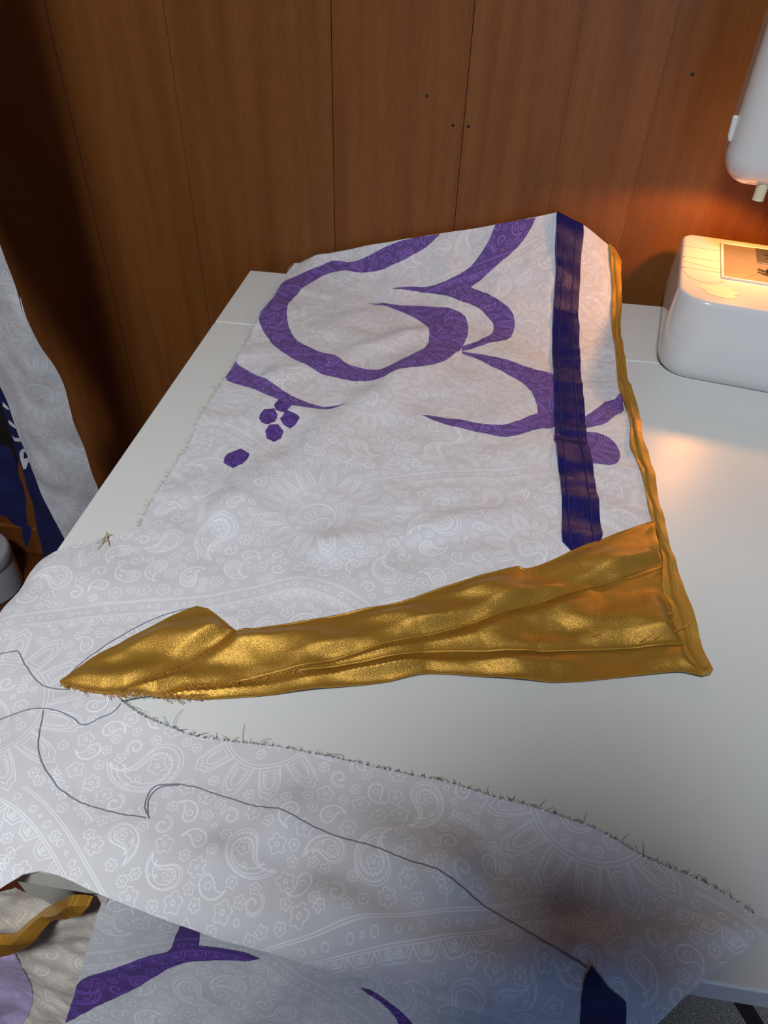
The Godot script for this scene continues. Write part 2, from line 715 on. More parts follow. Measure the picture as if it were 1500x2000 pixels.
func make_paisley() -> void:
	pix.resize(T * T)
	occ.resize(128 * 128)
	pen(1.45)
	medallion(Vector2(560, 860), 190, 150, 15, 0.0, TAU)
	medallion(Vector2(1480, 1700), 170, 140, 13, 0.3, 0.3 + TAU)
	medallion(Vector2(1540, 760), 150, 120, 12, 0.3, 0.3 + TAU)
	medallion(Vector2(400, 1780), 120, 95, 11, 0.3, 0.3 + TAU)
	holes = [[Vector2(560, 860), 365.0 * 365.0], [Vector2(1480, 1700), 335.0 * 335.0], [Vector2(1540, 760), 295.0 * 295.0], [Vector2(400, 1780), 235.0 * 235.0]]
	band(330.0, 190.0, 0.4)
	band(1310.0, 170.0, 2.9)
	holes = []
	scatter(5, 170, 0)
	scatter(12, 120, 0)
	scatter(24, 86, 0)
	scatter(14, 70, 1)
	scatter(60, 56, 0)
	scatter(110, 38, 2)
	scatter(240, 29, 3)
	scatter(420, 18, 3)
	scatter(900, 11, 4)
	var im := Image.create_from_data(T, T, false, Image.FORMAT_L8, pix)
	im.convert(Image.FORMAT_RGB8)
	paisley_img = im

func paisley_tex(low: float, high: float, size := T) -> ImageTexture:
	var im: Image = paisley_img.duplicate()
	# values v in 0..1 become low + (high - low) * v
	var g := high - low
	var off := low
	if size != T:
		im.resize(size, size, Image.INTERPOLATE_LANCZOS)
	var d := im.get_data()
	var lut := PackedByteArray()
	for k in 256:
		lut.append(clampi(int((off + g * k / 255.0) * 255.0), 0, 255))
	for k in d.size():
		d[k] = lut[d[k]]
	return ImageTexture.create_from_image(Image.create_from_data(size, size, false, Image.FORMAT_RGB8, d))

# ---------------------------------------------------------------- materials
func grad(cols: Array) -> Gradient:
	var g := Gradient.new()
	g.offsets = PackedFloat32Array()
	g.colors = PackedColorArray()
	var offs := PackedFloat32Array()
	var cs := PackedColorArray()
	for c in cols:
		offs.append(c[0])
		cs.append(c[1])
	g.offsets = offs
	g.colors = cs
	return g

func make_materials() -> void:
	make_paisley()
	var weave := noise_tex(0.12, 11, 3, 512, true, 3.0)
	var big := paisley_tex(0.88, 1.0)
	var small := paisley_tex(0.66, 1.0)
	for k in [["cloth", Color(0.905, 0.90, 0.915), big], ["cloth_under", Color(0.85, 0.86, 0.88), big], ["cloth_cream", Color(0.86, 0.83, 0.79), big], ["paint", Color(0.58, 0.45, 0.80), small], ["paint_dark", Color(0.47, 0.34, 0.72), small], ["paint_pale", Color(0.75, 0.68, 0.84), big]]:
		var m := mat(k[1], 0.72, 0.0, 0.35)
		m.albedo_texture = k[2]
		m.rim_enabled = true
		m.rim = 0.15
		m.rim_tint = 0.4
		m.backlight_enabled = true
		m.backlight = Color(0.12, 0.12, 0.12)
		M[k[0]] = m
	var grain := noise_tex(0.35, 5, 2, 512, true, 2.2)
	for k in [["gold", Color(0.71, 0.53, 0.20), 0.38, 0.58], ["gold_edge", Color(0.74, 0.56, 0.22), 0.44, 0.45], ["navy", Color(0.025, 0.065, 0.34), 0.28, 0.0], ["navy_dull", Color(0.04, 0.09, 0.30), 0.7, 0.0]]:
		var m := mat(k[1], k[2], k[3], 0.5)
		m.normal_enabled = true
		m.normal_texture = grain
		m.normal_scale = 0.55
		m.uv1_scale = Vector3(3.4, 3.4, 3.4)
		M[k[0]] = m
	M.gold_thread = mat(Color(0.70, 0.50, 0.20), 0.6)
	M.thread_light = mat(Color(0.80, 0.78, 0.74), 0.8)
	M.thread_shaded = mat(Color(0.40, 0.39, 0.39), 0.8)  # thread colour darkened for the fray that lies in shadow
	M.thread_tan = mat(Color(0.72, 0.62, 0.42), 0.8)
	M.pencil = mat(Color(0.46, 0.46, 0.50), 0.6)
	M.laminate = mat(Color(0.83, 0.835, 0.82), 0.38, 0.0, 0.45)
	M.laminate.roughness_texture = noise_tex(0.02, 8, 3, 256, false, 1.0, grad([[0.0, Color(0.8, 0.8, 0.8)], [1.0, Color(1, 1, 1)]]))
	M.laminate.uv1_triplanar = true
	M.plastic = mat(Color(0.84, 0.835, 0.82), 0.22, 0.0, 0.5)
	M.plastic.clearcoat_enabled = true
	M.plastic.clearcoat = 0.5
	M.plastic.clearcoat_roughness = 0.08
	M.plastic_line = mat(Color(0.55, 0.50, 0.45), 0.6)
	M.steel = mat(Color(0.62, 0.60, 0.57), 0.32, 0.85)
	M.steel_plate = mat(Color(0.58, 0.54, 0.50), 0.45, 0.5)
	M.dark = mat(Color(0.09, 0.08, 0.08), 0.5)
	M.black = mat(Color(0.025, 0.025, 0.03), 0.7)
	M.cream_plastic = mat(Color(0.88, 0.84, 0.70), 0.4)
	M.white_paint = mat(Color(0.86, 0.87, 0.86), 0.7)
	M.white_mark = mat(Color(0.80, 0.82, 0.84), 0.7)
	M.leg_metal = mat(Color(0.78, 0.78, 0.76), 0.45)
	M.canister = mat(Color(0.66, 0.67, 0.68), 0.4)
	M.glass = mat(Color(0.95, 0.97, 1.0, 0.12), 0.05)
	M.glass.transparency = BaseMaterial3D.TRANSPARENCY_ALPHA
	M.tweed = mat(Color(0.74, 0.74, 0.73), 0.95)
	M.tweed.albedo_texture = noise_tex(0.5, 31, 2, 256, false, 1.0, grad([[0.25, Color(0.25, 0.25, 0.26)], [0.75, Color(1, 1, 1)]]))
	M.tweed.uv1_triplanar = true
	M.tweed.uv1_scale = Vector3(9, 9, 9)
	var fine := noise_tex(0.22, 22, 3, 512, false, 1.0, grad([[0.2, Color(0.90, 0.88, 0.86)], [0.8, Color(1, 1, 1)]]))
	for k in 3:
		var m := mat(Color(1, 1, 1), 0.45, 0.0, 0.4)
		m.albedo_texture = noise_tex(0.012, 40 + k, 4, 1024, false, 1.0, grad([[0.1, Color(0.47, 0.28, 0.13)], [0.45, Color(0.515, 0.31, 0.145)], [0.7, Color(0.54, 0.335, 0.16)], [0.95, Color(0.51, 0.30, 0.14)]]))
		m.albedo_color = [Color(1, 1, 1), Color(0.985, 0.965, 0.955), Color(0.965, 0.97, 0.955)][k]
		m.uv1_triplanar = true
		m.uv1_world_triplanar = true
		m.uv1_scale = Vector3(2.2, 0.12, 2.2)
		m.uv1_offset = Vector3(0.31 * k, 0.17 * k, 0.0)
		m.detail_enabled = true
		m.detail_blend_mode = BaseMaterial3D.BLEND_MODE_MUL
		m.detail_albedo = fine
		m.detail_uv_layer = BaseMaterial3D.DETAIL_UV_2
		m.uv2_triplanar = true
		m.uv2_world_triplanar = true
		m.uv2_scale = Vector3(9, 0.3, 9)
		M["wood%d" % k] = m
	M.floor_wood = M.wood1.duplicate()
	M.floor_wood.albedo_color = Color(0.72, 0.62, 0.58)
	M.floor_wood.uv1_scale = Vector3(2.6, 2.6, 0.22)
	M.floor_wood.uv2_scale = Vector3(9, 9, 0.6)

# ---------------------------------------------------------------- the scene
func _ready() -> void:
	# camera
	var cam := Camera3D.new()
	cam.name = "camera"
	cam.transform = Transform3D(Basis(Vector3(0.989591,0.028441,-0.141072), Vector3(-0.114750,0.747525,-0.654246), Vector3(0.086847,0.663624,0.743008)), Vector3(0, 1.18, 0))
	cam.fov = rad_to_deg(2.0 * atan(1000.0 / 1400.0))
	cam.near = 0.02
	cam.far = 20.0
	add_child(cam)
	cam.current = true
	# surroundings
	var we := WorldEnvironment.new()
	we.name = "surroundings"
	var env := Environment.new()
	env.background_mode = Environment.BG_COLOR
	env.background_color = Color(0.55, 0.65, 0.8)
	env.background_energy_multiplier = 0.5
	env.tonemap_mode = Environment.TONE_MAPPER_LINEAR
	env.tonemap_exposure = 1.0
	env.sdfgi_enabled = true
	env.ssao_enabled = true
	env.ssil_enabled = true
	we.environment = env
	add_child(we)
	# ceiling light above and behind the camera, added unseen window as bluish fill in the wall behind, work lamp of the sewing machine
	lamp_panel(Vector3(-0.24, 2.415, 0.55), Vector2(0.25, 0.25), Color(0.965, 0.985, 1.0), 3.7)
	fill_window(Vector3(0.9, 1.45, 2.99), Vector2(1.3, 1.0), Color(0.52, 0.72, 1.0), 1.5)

	crumple.seed = 3
	crumple.frequency = 0.012
	crumple.fractal_octaves = 2
	crumple.fractal_gain = 0.3
	satin.seed = 12
	satin.frequency = 0.012
	satin.fractal_type = FastNoiseLite.FRACTAL_NONE
	rng.seed = 7
	make_materials()
	build_room()
	build_table()
	build_cloth()
	build_under_cloths()
	build_machine()
	build_hanging()
	build_small()
	build_photographer()

func lamp_panel(at: Vector3, size: Vector2, c: Color, e: float) -> void:
	var o := thing("ceiling_lamp", at, "square white ceiling lamp above the sewing table", "lamp")
	obj("lamp_housing", box_mesh(Vector3(0, 0.018, 0), Vector3(size.x + 0.04, 0.03, size.y + 0.04), 0.006), mat(Color(0.85, 0.85, 0.85), 0.5), o)
	var g := mat(Color(1, 1, 1), 0.6)
	g.emission_enabled = true
	g.emission = c
	g.emission_energy_multiplier = 2.0
	obj("diffuser", box_mesh(Vector3(0, 0, 0), Vector3(size.x, 0.008, size.y), 0.003), g, o)
	var l := AreaLight3D.new()
	l.name = "ceiling_light"
	l.position = Vector3(0, -0.012, 0)
	l.rotation_degrees.x = -90
	l.area_size = size
	l.area_normalize_energy = true
	l.light_color = c
	l.light_energy = e
	l.shadow_enabled = true
	l.set("area_range", 8.0)
	o.add_child(l)

func fill_window(at: Vector3, size: Vector2, c: Color, e: float) -> void:  # unseen window, added to house a bluish fill light
	var o := Node3D.new()
	o.name = "added_window_1"
	o.position = at
	add_child(o)
	structure(o)
	var f := Bag.new()
	for s in [-1, 1]:
		rbox(f, Vector3(s * (size.x * 0.5 + 0.03), 0, 0), Vector3(0.06, size.y + 0.12, 0.07), 0.005)
		rbox(f, Vector3(0, s * (size.y * 0.5 + 0.03), 0), Vector3(size.x, 0.06, 0.07), 0.005)
	obj("added_window_frame", f.mesh(), mat(Color(0.8, 0.8, 0.8), 0.5), o)
	var g := mat(Color(0.5, 0.55, 0.6), 0.3)
	g.emission_enabled = true
	g.emission = c
	g.emission_energy_multiplier = 0.6
	obj("fill_glow_panel", box_mesh(Vector3(0, 0, 0.01), Vector3(size.x, size.y, 0.006), 0.001), g, o)  # glowing panel added with the fill
	var l := AreaLight3D.new()
	l.name = "bluish_fill_light"
	l.position = Vector3(0, 0, -0.04)
	l.area_size = size
	l.area_normalize_energy = true
	l.light_color = c
	l.light_energy = e
	l.shadow_enabled = true
	l.set("area_range", 8.0)
	o.add_child(l)

func build_room() -> void:
	# panelled wall: a backing board and planks, each with its own bevelled edges
	var wb := Node3D.new()
	wb.name = "wall_back"
	add_child(wb)
	structure(wb)
	obj("backing_board", box_mesh(Vector3(0.4, 1.22, ZW - 0.062), Vector3(4.1, 2.5, 0.10), 0.001, 1), M.dark, wb)
	var xs := [-1.65, -1.42, -1.19, -0.935, -0.76, -0.5886, -0.428, -0.2129, -0.0365, 0.0918, 0.2003, 0.38, 0.55, 0.73, 0.92, 1.1, 1.29, 1.48, 1.66, 1.9, 2.15, 2.4]
	for k in xs.size() - 1:
		var w: float = xs[k + 1] - xs[k]
		var thin := 0.001 if k in [2, 5, 7] else 0.0002
		obj("plank", box_mesh(Vector3((xs[k] + xs[k + 1]) * 0.5, 1.22, ZW - 0.006), Vector3(w - thin, 2.5, 0.012), 0.0009 if thin > 0.0005 else 0.0002, 2), M["wood%d" % ((k * 2 + k / 3) % 3)], wb)
	for p in [[-0.0876, 0.9680], [-0.0506, 0.9354], [-0.0303, 0.9354], [0.2351, 1.0095]]:
		obj("nail_hole", lathe([[0.0024, 0.0], [0.0022, 0.0003], [0.001, 0.0004]], Vector3(0, 0, 1), Vector3(p[0], p[1], ZW), 10), M.dark, wb)
	structure(obj("baseboard_back", box_mesh(Vector3(0.4, 0.04, ZW + 0.006), Vector3(4.0, 0.08, 0.012), 0.003), M.wood1))
	var plaster := mat(Color(0.66, 0.65, 0.64), 0.9)
	structure(obj("wall_left", box_mesh(Vector3(-1.7, 1.22, 1.0), Vector3(0.1, 2.5, 4.2), 0.001, 1), M.wood2))
	structure(obj("wall_right", box_mesh(Vector3(2.45, 1.22, 1.0), Vector3(0.1, 2.5, 4.2), 0.001, 1), plaster))
	structure(obj("wall_front", box_mesh(Vector3(0.4, 1.22, 3.07), Vector3(4.2, 2.5, 0.1), 0.001, 1), plaster))
	structure(obj("ceiling", box_mesh(Vector3(0.4, 2.5, 1.0), Vector3(4.3, 0.1, 4.4), 0.001, 1), plaster))
	structure(obj("floor", box_mesh(Vector3(0.4, -0.05, 1.0), Vector3(4.3, 0.1, 4.4), 0.001, 1), M.floor_wood))

func build_table() -> void:
	var t := thing("sewing_table", Vector3(0.4, 0, -0.58), "white laminate sewing table with a narrow back leaf", "table")
	var o := -t.position
	var zs := -1.873 * H
	obj("tabletop", box_mesh(o + Vector3(0.43, YT - 0.0125, (ZF + zs) * 0.5 + 0.0006), Vector3(1.5306, 0.025, ZF - zs - 0.0012), 0.0022, 3), M.laminate, t)
	obj("back_leaf", box_mesh(o + Vector3(0.43, YT - 0.0125, (ZB + zs) * 0.5 - 0.0006), Vector3(1.5306, 0.025, zs - ZB - 0.0012), 0.0022, 3), M.laminate, t)
	for x in [-0.285, 1.1]:
		for z in [-0.213, -0.92]:
			obj("leg", box_mesh(o + Vector3(x, 0.352, z), Vector3(0.045, 0.704, 0.045), 0.004), M.leg_metal, t)
	for z in [-0.24, -0.92]:
		obj("frame_rail", box_mesh(o + Vector3(0.43, 0.685, z), Vector3(1.3, 0.04, 0.02), 0.003), M.leg_metal, t)

func build_cloth() -> void:
	var t := thing("paisley_cloth_panel", Vector3.ZERO, "large white paisley cloth panel with gold satin bands lying over the table", "cloth")
	var poly := smooth_closed(pts([-2773,-10129,-2732,-10418,-2375,-10416,-1842,-10416,-995,-10414,-468,-10417,215,-10413,657,-10411,1043,-10418,1389,-10420,1809,-10414,1886,-10066,1904,-9356,1897,-9011,1889,-8432,1849,-7719,1870,-7460,1889,-6938,1842,-6510,1879,-6275,1917,-5876,1913,-5460,1929,-5158,1931,-4808,1878,-4440,1913,-4220,1909,-4027,1967,-3674,1993,-3625,1504,-3526,1109,-3424,789,-3367,381,-3343,-9,-3307,-288,-3196,-612,-3092,-1009,-2968,-1608,-2818,-1920,-2745,-2157,-2659,-2065,-2622,-1919,-2562,-1693,-2516,-1507,-2490,-1144,-2492,-752,-2473,-538,-2465,-228,-2454,51,-2431,408,-2379,702,-2341,937,-2289,1154,-2249,1457,-2129,1747,-2027,1910,-1946,2033,-1869,2133,-1842,2115,-1793,2009,-1719,1863,-1613,1708,-1499,1564,-1382,1434,-1203,1379,-996,1053,-924,808,-1022,491,-1102,99,-1175,-343,-1223,-792,-1294,-1034,-1312,-1408,-1360,-1720,-1410,-2156,-1479,-2347,-1357,-2527,-1253,-2961,-2020,-3446,-3015,-3440,-3296,-3447,-3569,-3463,-3798,-3427,-3947,-3292,-4060,-3156,-4182,-2998,-4263,-2756,-4380,-2769,-4764,-2760,-5288,-2739,-5720,-2791,-6377,-2773,-7064,-2759,-7428,-2782,-8573,-2772,-9692]), 0.0)
	obj("cloth", patch(0, poly, 0.0035, 0.0, 0, 0.0013), M.cloth, t)
	var pk := [[-553,-10413,-876,-10413,-1285,-10367,-1743,-10201,-2098,-10284,-2299,-10194,-2550,-10049,-2743,-9697,-2763,-9083,-2782,-8573,-2572,-8158,-2315,-7793,-1932,-7488,-1535,-7273,-1232,-7232,-944,-7268,-741,-7403,-510,-7542,-285,-7805,-130,-8120,-37,-8380,5,-8722,-27,-9007,-106,-9139,-325,-9247,-608,-9272,-953,-9298,-1219,-9350,-1416,-9316,-1181,-9289,-931,-9127,-656,-8931,-558,-8782,-491,-8513,-491,-8230,-585,-8005,-891,-7598,-1034,-7541,-1235,-7546,-1424,-7610,-1579,-7755,-1811,-7873,-2051,-8009,-2236,-8223,-2417,-8651,-2497,-9067,-2461,-9406,-2298,-9890,-2026,-10068,-1647,-9993,-1293,-10035,-928,-10179,-655,-10319], [217,-10413,760,-10406,724,-10320,626,-10177,442,-10002,212,-9825,-26,-9625,217,-9491,414,-9338,561,-9152,606,-8927,561,-8680,504,-8598,322,-8486,175,-8367,-47,-8242,-54,-8356,143,-8491,270,-8655,331,-8777,322,-8965,224,-9129,97,-9263,-171,-9392,-467,-9531,-761,-9593,-1130,-9644,-886,-9671,-571,-9682,-323,-9767,-86,-9917,87,-10115,176,-10301], [-46,-8229,72,-8208,378,-8116,652,-8001,883,-7892,1112,-7732,1084,-6807,880,-6655,657,-6494,493,-6437,326,-6470,160,-6484,-66,-6520,-298,-6594,-395,-6658,-236,-6665,38,-6658,282,-6623,489,-6649,673,-6783,787,-6908,885,-6980,887,-7094,850,-7275,792,-7455,714,-7610,548,-7754,339,-7914,123,-8089,-36,-8171], [1396,-6956,1565,-7159,1652,-7310,1779,-7423,1876,-7621,1862,-7210,1743,-7044,1657,-6912,1574,-6850,1395,-6767], [1397,-6706,1530,-6706,1648,-6625,1717,-6492,1725,-6308,1686,-6178,1585,-6105,1413,-6099], [1084,-6631,1048,-6565,1040,-6463,1077,-6307,1104,-6311], [-2759,-7428,-2620,-7307,-2402,-7158,-2182,-6987,-1971,-6825,-1756,-6721,-1502,-6639,-1254,-6683,-1402,-6603,-1677,-6583,-1865,-6587,-2105,-6694,-2361,-6841,-2585,-6937,-2773,-7064]]
	for k in pk.size():
		obj("painted_motif", patch(0, smooth_closed(pts(pk[k]), 0.00035), 0.0035, 0.00045), M.paint, t)
	for k in [[-2045,-6554,-2010,-6692,-1892,-6646,-1856,-6550,-1900,-6442,-1997,-6459], [-2137,-6270,-2132,-6440,-2029,-6494,-1961,-6387,-1958,-6265,-2019,-6195,-2089,-6200], [-1920,-6316,-1887,-6483,-1757,-6424,-1715,-6368,-1727,-6252,-1776,-6173,-1868,-6224], [-2017,-6081,-2008,-6196,-1924,-6220,-1830,-6116,-1822,-5998,-1891,-5921,-1970,-5971], [-2290,-5482,-2301,-5637,-2191,-5738,-2066,-5645,-2052,-5560,-2074,-5453,-2160,-5387]]:
		obj("painted_spot", patch(0, smooth_closed(pts(k), 0.0006), 0.003, 0.00045), M.paint_dark, t)
	# pencil lines
	for k in [[-3211,-2896,-3091,-2945,-3027,-2888,-2879,-2763,-2767,-2700,-2665,-2686,-2553,-2695], [-2923,-2392,-2837,-2456,-2737,-2497,-2622,-2511,-2510,-2500,-2403,-2467,-2336,-2437,-2253,-2500,-2165,-2572,-2146,-2635], [-2648,-2495,-2610,-2385,-2562,-2266,-2490,-2155,-2387,-2053,-2262,-1973,-2124,-1918,-1973,-1887,-1801,-1867,-1639,-1866], [-2637,-2708,-2619,-2847,-2541,-3021,-2405,-3222,-2217,-3431,-2029,-3554,-1917,-3600], [-1618,-1863,-1683,-1940,-1695,-2020,-1675,-2093,-1576,-2123,-1424,-2126,-1204,-2083,-919,-2032,-708,-1985,-367,-1909,-103,-1844,153,-1782,342,-1712,560,-1627,758,-1539,1038,-1446], [-1637,-1893,-1676,-1975,-1669,-2059,-1622,-2098,-1527,-2124]]:
		var l := smooth_open(pts(k), 0.003)
		for j in l.size():
			l[j] += Vector2(rng.randf_range(-0.0003, 0.0003), rng.randf_range(-0.0003, 0.0003))
		obj("pencil_line", cord(0, l, 0.0009, 0.0003, 0.0001), M.pencil, t)
	# navy ribbon with two stitched edges
	var nav := obj("navy_ribbon", patch(0, smooth_closed(pts([1032,-10411,1044,-10049,1086,-9543,1089,-8905,1086,-8025,1070,-7203,1058,-6394,1077,-5784,1082,-5314,1063,-4871,1153,-4740,1209,-4776,1412,-4938,1427,-5301,1432,-5605,1409,-6186,1400,-6845,1415,-7718,1431,-8477,1430,-9380,1417,-9959,1391,-10410])), 0.0025, 0.0008, 2, 0.0008), M.navy, t)
	nav.set_meta("label", "navy blue satin ribbon")
	for k in [[1301,-10355,1314,-9908,1334,-9236,1342,-8157,1317,-7357,1322,-6661,1344,-5774,1350,-5361,1337,-4918], [1138,-10090,1175,-9282,1143,-7707,1133,-6627,1136,-5737,1142,-5251,1125,-4828]]:
		obj("stitch_line", cord(0, smooth_open(pts(k), 0.003), 0.0012, 0.0012, 0.0003, 2), M.navy_dull, t)
	var nl := obj("navy_ribbon_end", patch(0, smooth_closed(pts([1058,-1449,1027,-1403,1017,-1328,1035,-1216,1079,-908,1326,-980,1261,-1336,1215,-1364,1148,-1393]), 0.0004), 0.003, 0.0012, 0, 0.001), M.navy_dull, t)
	nl.set_meta("label", "navy ribbon end below the table edge")
	# gold satin bands
	var gi := 0
	for k in [[[1967,-3839,1423,-3719,895,-3612,428,-3535,-8,-3458,-309,-3349,-607,-3238,-955,-3096,-1363,-2961,-1736,-2841,-1937,-2720,-1592,-2772,-997,-2917,-602,-3039,-280,-3142,-4,-3256,383,-3291,788,-3311,1106,-3367,1498,-3473,1899,-3567,2064,-3556], 0.0009], [[1925,-4705,1295,-4341,723,-4021,186,-3714,-326,-3470,-618,-3299,-962,-3128,-1362,-2956,-954,-3092,-606,-3229,-308,-3345,-7,-3448,429,-3530,895,-3607,1422,-3714,1965,-3828,1925,-4030,1913,-4220], 0.0018], [[1926,-5271,1547,-5016,1185,-4759,764,-4457,645,-4443,342,-4263,-114,-3993,-377,-3847,-848,-3643,-1298,-3437,-1523,-3374,-1807,-3041,-2134,-2732,-1908,-2716,-1734,-2837,-1362,-2956,-961,-3123,-617,-3294,-324,-3461,186,-3704,723,-4010,1294,-4329,1923,-4692], 0.0030], [[-2638,-2726,-2512,-2959,-2270,-3219,-2088,-3426,-1906,-3580,-1808,-3569,-1656,-3466,-1523,-3374,-1582,-3283,-1802,-3028,-1986,-2845,-2133,-2728,-2311,-2695,-2509,-2702], 0.0042]]:
		rim = pts(k[0])
		var g := obj("gold_band", patch(0, smooth_closed(pts(k[0])), 0.0015, k[1], 1, k[1]), M.gold, t)
		rim = PackedVector2Array()
		gi += 1
	var tape := obj("gold_binding", patch(0, smooth_closed(pts([1809,-10414,1886,-10066,1904,-9356,1897,-9011,1889,-8432,1849,-7719,1870,-7460,1889,-6938,1842,-6510,1879,-6275,1917,-5876,1913,-5460,1929,-5158,1931,-4808,1878,-4440,1913,-4220,1909,-4027,1967,-3674,2054,-3564,2128,-3595,2114,-3743,2095,-3916,2083,-4149,2054,-4422,2040,-4827,2020,-5084,2029,-5333,2016,-5478,2029,-5847,2033,-6130,2015,-6390,1974,-6536,2004,-6962,2007,-7376,1978,-7745,1987,-8282,1996,-8856,2046,-9546,2047,-9941,1996,-10303,1883,-10410])), 0.0025, 0.001, 3, 0.002), M.gold_edge, t)
	tape.set_meta("label", "folded gold binding along the right edge")
	obj("binding_fold", cord(0, smooth_open(pts([1889,-10333,1982,-9642,1942,-8711,1918,-7736,1923,-7043,1909,-6527,1948,-6197,1960,-5778,1962,-5431,1959,-5108,1985,-4818,1963,-4407,1997,-4074,2017,-3766,2070,-3590]), 0.004), 0.0045, 0.0015, 0.0028, 3), M.gold_edge, t)
	# woven selvedges and zigzag seams
	for k in [[[-1362,-2956,-962,-3128,-618,-3299,-326,-3470,186,-3714,723,-4021,1295,-4341,1916,-4703], 0.0036], [[-954,-3092,-606,-3229,-308,-3345,-7,-3453,429,-3530,895,-3607,1422,-3714,1966,-3833], 0.0026], [[-1509,-3381,-1299,-3442,-849,-3649,-378,-3853,-114,-3999,342,-4269,645,-4443,764,-4457,1186,-4765,1548,-5023,1921,-5271], 0.0032]]:
		obj("seam", cord(0, smooth_open(pts(k[0]), 0.0011), 0.0020, k[1], 0.0008, 0, 0.3), M.gold, t)
	for k in [[1237,-3769,1438,-3875,1695,-4008,1913,-4109], [1619,-3781,1738,-3873,1854,-3986,1930,-4058], [1717,-3808,1838,-3879,1951,-3960,2030,-4026]]:
		obj("stitch_line", cord(0, smooth_open(pts(k), 0.0018), 0.0011, 0.0062, 0.0004, 0, 0.5), M.gold_thread, t)
	var fz := Bag.new()
	for k in [[-1532,-3362,-1591,-3261,-1696,-3136,-1801,-3023,-1985,-2841,-2134,-2732], [-1749,-2835,-1540,-2905,-1362,-2956,-1148,-3028,-955,-3096], [-2629,-2723,-2502,-2703,-2311,-2695,-2120,-2699,-1910,-2721,-1592,-2772]]:
		var l := smooth_open(pts(k), 0.0016)
		for j in l.size() - 1:
			for q in 3:
				var a := l[j] + Vector2(rng.randf_range(-0.0026, 0.0026), rng.randf_range(-0.0026, 0.0026))
				var d := (l[j + 1] - l[j]).normalized().rotated(rng.randf_range(-0.9, 0.9)) * rng.randf_range(0.002, 0.005)
				tube(fz, PackedVector3Array([on(0, a.x, a.y, 0.003), on(0, a.x + d.x * 0.5, a.y + d.y * 0.5, 0.0042), on(0, a.x + d.x, a.y + d.y, 0.003)]), 0.00032, 3)
	var sm := obj("zigzag_stitching", fz.mesh(), M.gold_thread, t)
	sm.set_meta("kind", "stuff")
	# frayed raw edges
	var f := obj("frayed_edge", fibres(0, smooth_open(pts([-2772,-9692,-2782,-8573,-2759,-7428,-2773,-7064,-2791,-6377,-2739,-5720,-2760,-5288,-2769,-4764,-2756,-4380])), -1.0, 620.0, 0.013, 0.00016), M.thread_light, t)
	f.set_meta("kind", "stuff")
	f = obj("frayed_edge", fibres(0, smooth_open(pts([-2773,-10129,-2732,-10418,-2375,-10416,-1842,-10416])), -1.0, 500.0, 0.008, 0.00016), M.thread_light, t)
	f.set_meta("kind", "stuff")
	f = obj("frayed_edge", fibres(0, smooth_open(pts([-2146,-2669,-2065,-2622,-1919,-2562,-1693,-2516,-1507,-2490,-1144,-2492,-752,-2473,-538,-2465,-228,-2454,51,-2431,408,-2379,702,-2341,937,-2289,1154,-2249,1457,-2129,1747,-2027,1910,-1946,2033,-1869])), 1.0, 1100.0, 0.0055, 0.0002, 0.0), M.thread_shaded, t)
	f.set_meta("kind", "stuff")
	f = obj("frayed_edge", fibres(0, smooth_open(pts([-2146,-2669,-2065,-2622,-1919,-2562,-1693,-2516,-1507,-2490,-1144,-2492,-752,-2473,-538,-2465,-228,-2454,51,-2431,408,-2379,702,-2341,937,-2289,1154,-2249,1457,-2129,1747,-2027,1910,-1946,2033,-1869])), 1.0, 45.0, 0.02, 0.0002, 0.0), M.thread_shaded, t)
	f.set_meta("kind", "stuff")

func build_under_cloths() -> void:
	var t := thing("hanging_paisley_cloth", Vector3.ZERO, "pale paisley cloth with a purple painted arc hanging below the table front", "cloth")
	obj("cloth", patch(1, smooth_closed(pts([-1765,-61,-1720,-140,-1084,-4,-835,18,-369,110,94,172,499,261,764,422,854,824,-149,1558,-1257,1956,-2461,2163,-2216,1394,-2053,855,-1899,368])), 0.005, 0.0), M.cloth_under, t)
	obj("painted_arc", patch(1, smooth_closed(pts([-2216,1394,-2051,866,-1872,688,-1660,516,-1501,407,-1377,340,-1348,228,-1297,52,-1177,70,-1201,260,-1058,241,-904,250,-818,292,-906,339,-1103,380,-1307,470,-1420,557,-1542,705,-1760,920,-1971,1129]), 0.0003), 0.004, 0.0005), M.paint_dark, t)
	obj("painted_leaf", patch(1, smooth_closed(pts([-187,387,-133,387,-8,469,128,594,309,827,150,879,50,619,-38,506,-137,442]), 0.0002), 0.004, 0.0005), M.paint_dark, t)
	t = thing("crumpled_paisley_cloth", Vector3.ZERO, "cream crumpled paisley cloth at the bottom left under the gold ribbon", "cloth")
	obj("cloth", patch(2, smooth_closed(pts([-1695,-192,-1853,-113,-2117,176,-2209,80,-2266,-152,-2675,125,-4176,4360,-2899,3946,-2439,2161,-2130,1143,-1831,241])), 0.004, 0.0), M.cloth_cream, t)
	obj("painted_patch", patch(2, smooth_closed(pts([-2784,915,-2549,745,-2572,1064,-2667,1552,-2787,2054,-3012,2524,-3273,2792,-3382,2845]), 0.0003), 0.004, 0.0005), M.paint_pale, t)
	var g := obj("gold_ribbon", patch(2, smooth_closed(pts([-2679,460,-2565,434,-2474,423,-2366,349,-2151,113,-1904,-172,-1780,-188,-1839,-105,-1980,21,-2117,176,-2252,372,-2383,537,-2514,624,-2630,652,-2737,645])), 0.0022, 0.006, 3, 0.003), M.gold)
	tag(g, "loose twisted gold satin ribbon at the bottom left below the table", "ribbon")

